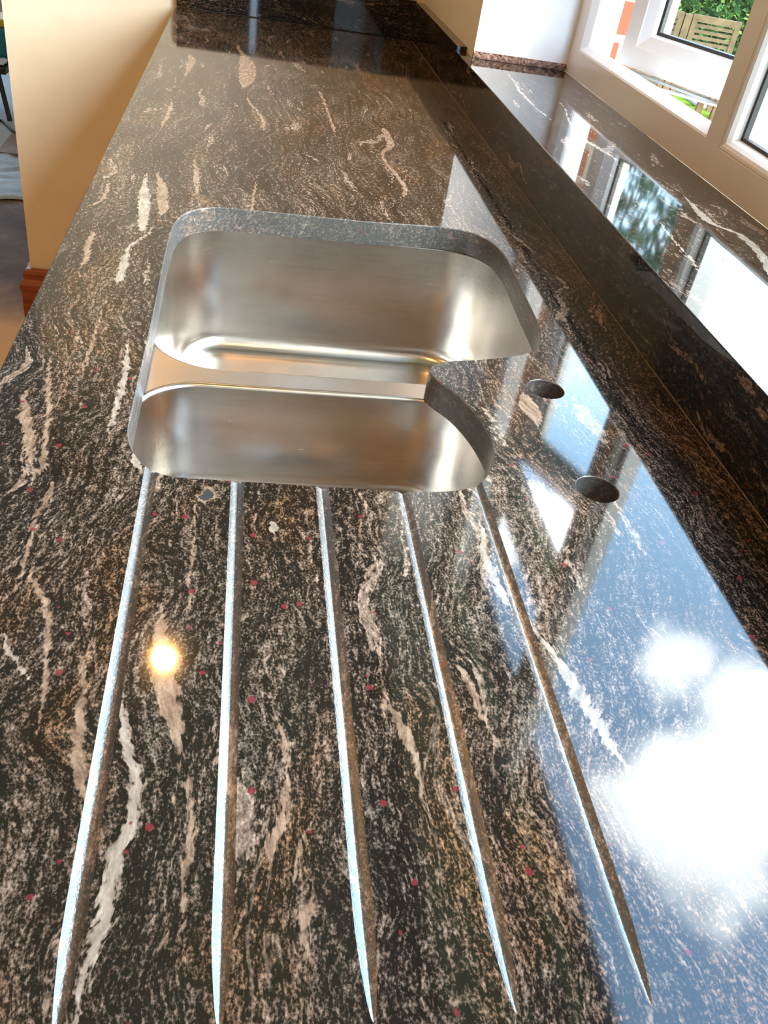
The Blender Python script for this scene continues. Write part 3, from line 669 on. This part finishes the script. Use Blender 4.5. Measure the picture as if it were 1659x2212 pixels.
def bush(name, x, y, r, h, n, label, cat, trunk=0, group='', size=.06):
    rn = random.Random(int(x*100+y*7)); root = thing(name, label, cat, (x, y, GZ), group=None)
    bm = bmesh.new()
    for k in range(n):
        a = rn.uniform(0, 2*math.pi); u = rn.uniform(-1, 1); rr = rn.uniform(.55, 1.0)**.5
        lump = 1+.16*math.sin(a*5+u*7)+.1*math.sin(u*13)
        q = Vector((math.cos(a)*math.sqrt(1-u*u)*r*rr*lump, math.sin(a)*math.sqrt(1-u*u)*r*rr*lump, trunk+h/2+u*h/2*rr*lump))
        if q.z < .02: q.z = .02+rn.random()*.1
        d = Vector((rn.uniform(-1, 1), rn.uniform(-1, 1), rn.uniform(-.3, .8))).normalized(); s_ = d.orthogonal().normalized(); s_ = (Matrix.Rotation(rn.uniform(0, 6.3), 3, d) @ s_)
        l = size*rn.uniform(.6, 1.4)
        bm.faces.new([bm.verts.new(q), bm.verts.new(q+d*l*.5+s_*l*.24), bm.verts.new(q+d*l), bm.verts.new(q+d*l*.5-s_*l*.24)])
    obj('foliage', bm, leafm, root)
    bm = bmesh.new(); tube(bm, [(0, 0, 0), (.03, 0, trunk*.5+.2), (0, .03, trunk+h*.45)], [max(.03, r*.09), max(.025, r*.07), .015]); fixn(bm); obj('trunk', bm, barkm, root)
def hedge(cx_, cy_, ang, ln, dp, h, n):
    rn = random.Random(5); root = thing('garden_hedge', 'dense leafy green hedge behind the slatted garden bench', 'hedge', (cx_, cy_, GZ), ang)
    bm = bmesh.new()
    for k in range(n):
        x = rn.uniform(-ln/2, ln/2); z = h*rn.random()**.8; y = -dp/2+dp*rn.random()**2.2
        y += .16*math.sin(x*3.1+z*2)+.10*math.sin(x*7.3-z*5.1)+.06*math.sin(z*11+x*2); q = Vector((x, y, max(.02, z+.12*math.sin(x*4.4))))
        d = Vector((rn.uniform(-1, 1), rn.uniform(-1, .4), rn.uniform(-.4, .8))).normalized(); s_ = Matrix.Rotation(rn.uniform(0, 6.3), 3, d) @ d.orthogonal().normalized()
        l = .085*rn.uniform(.6, 1.5)
        bm.faces.new([bm.verts.new(q), bm.verts.new(q+d*l*.5+s_*l*.26), bm.verts.new(q+d*l), bm.verts.new(q+d*l*.5-s_*l*.26)])
    obj('foliage', bm, leafm, root)
    for k in range(9):
        bm = bmesh.new(); x = -ln/2+ln*(k+.5)/9; tube(bm, [(x, 0, 0), (x+.05, .03, h*.4), (x-.04, 0, h*.8)], [.045, .035, .012]); fixn(bm); obj('stem', bm, barkm, root)
hedge(3.2, 9.7, math.atan2(-.2227, .97), 8.5, .9, 2.3, 52000)
bush('garden_tree', 5.75, 11.9, 1.25, 2.5, 5200, 'green tree with a round crown rising behind the hedge, mirrored in the sill', 'tree', trunk=2.9, size=.15)
bush('garden_tree', 8.6, 11.6, 1.3, 2.3, 9000, 'lower green tree further right behind the hedge', 'tree', trunk=2.1, size=.15)
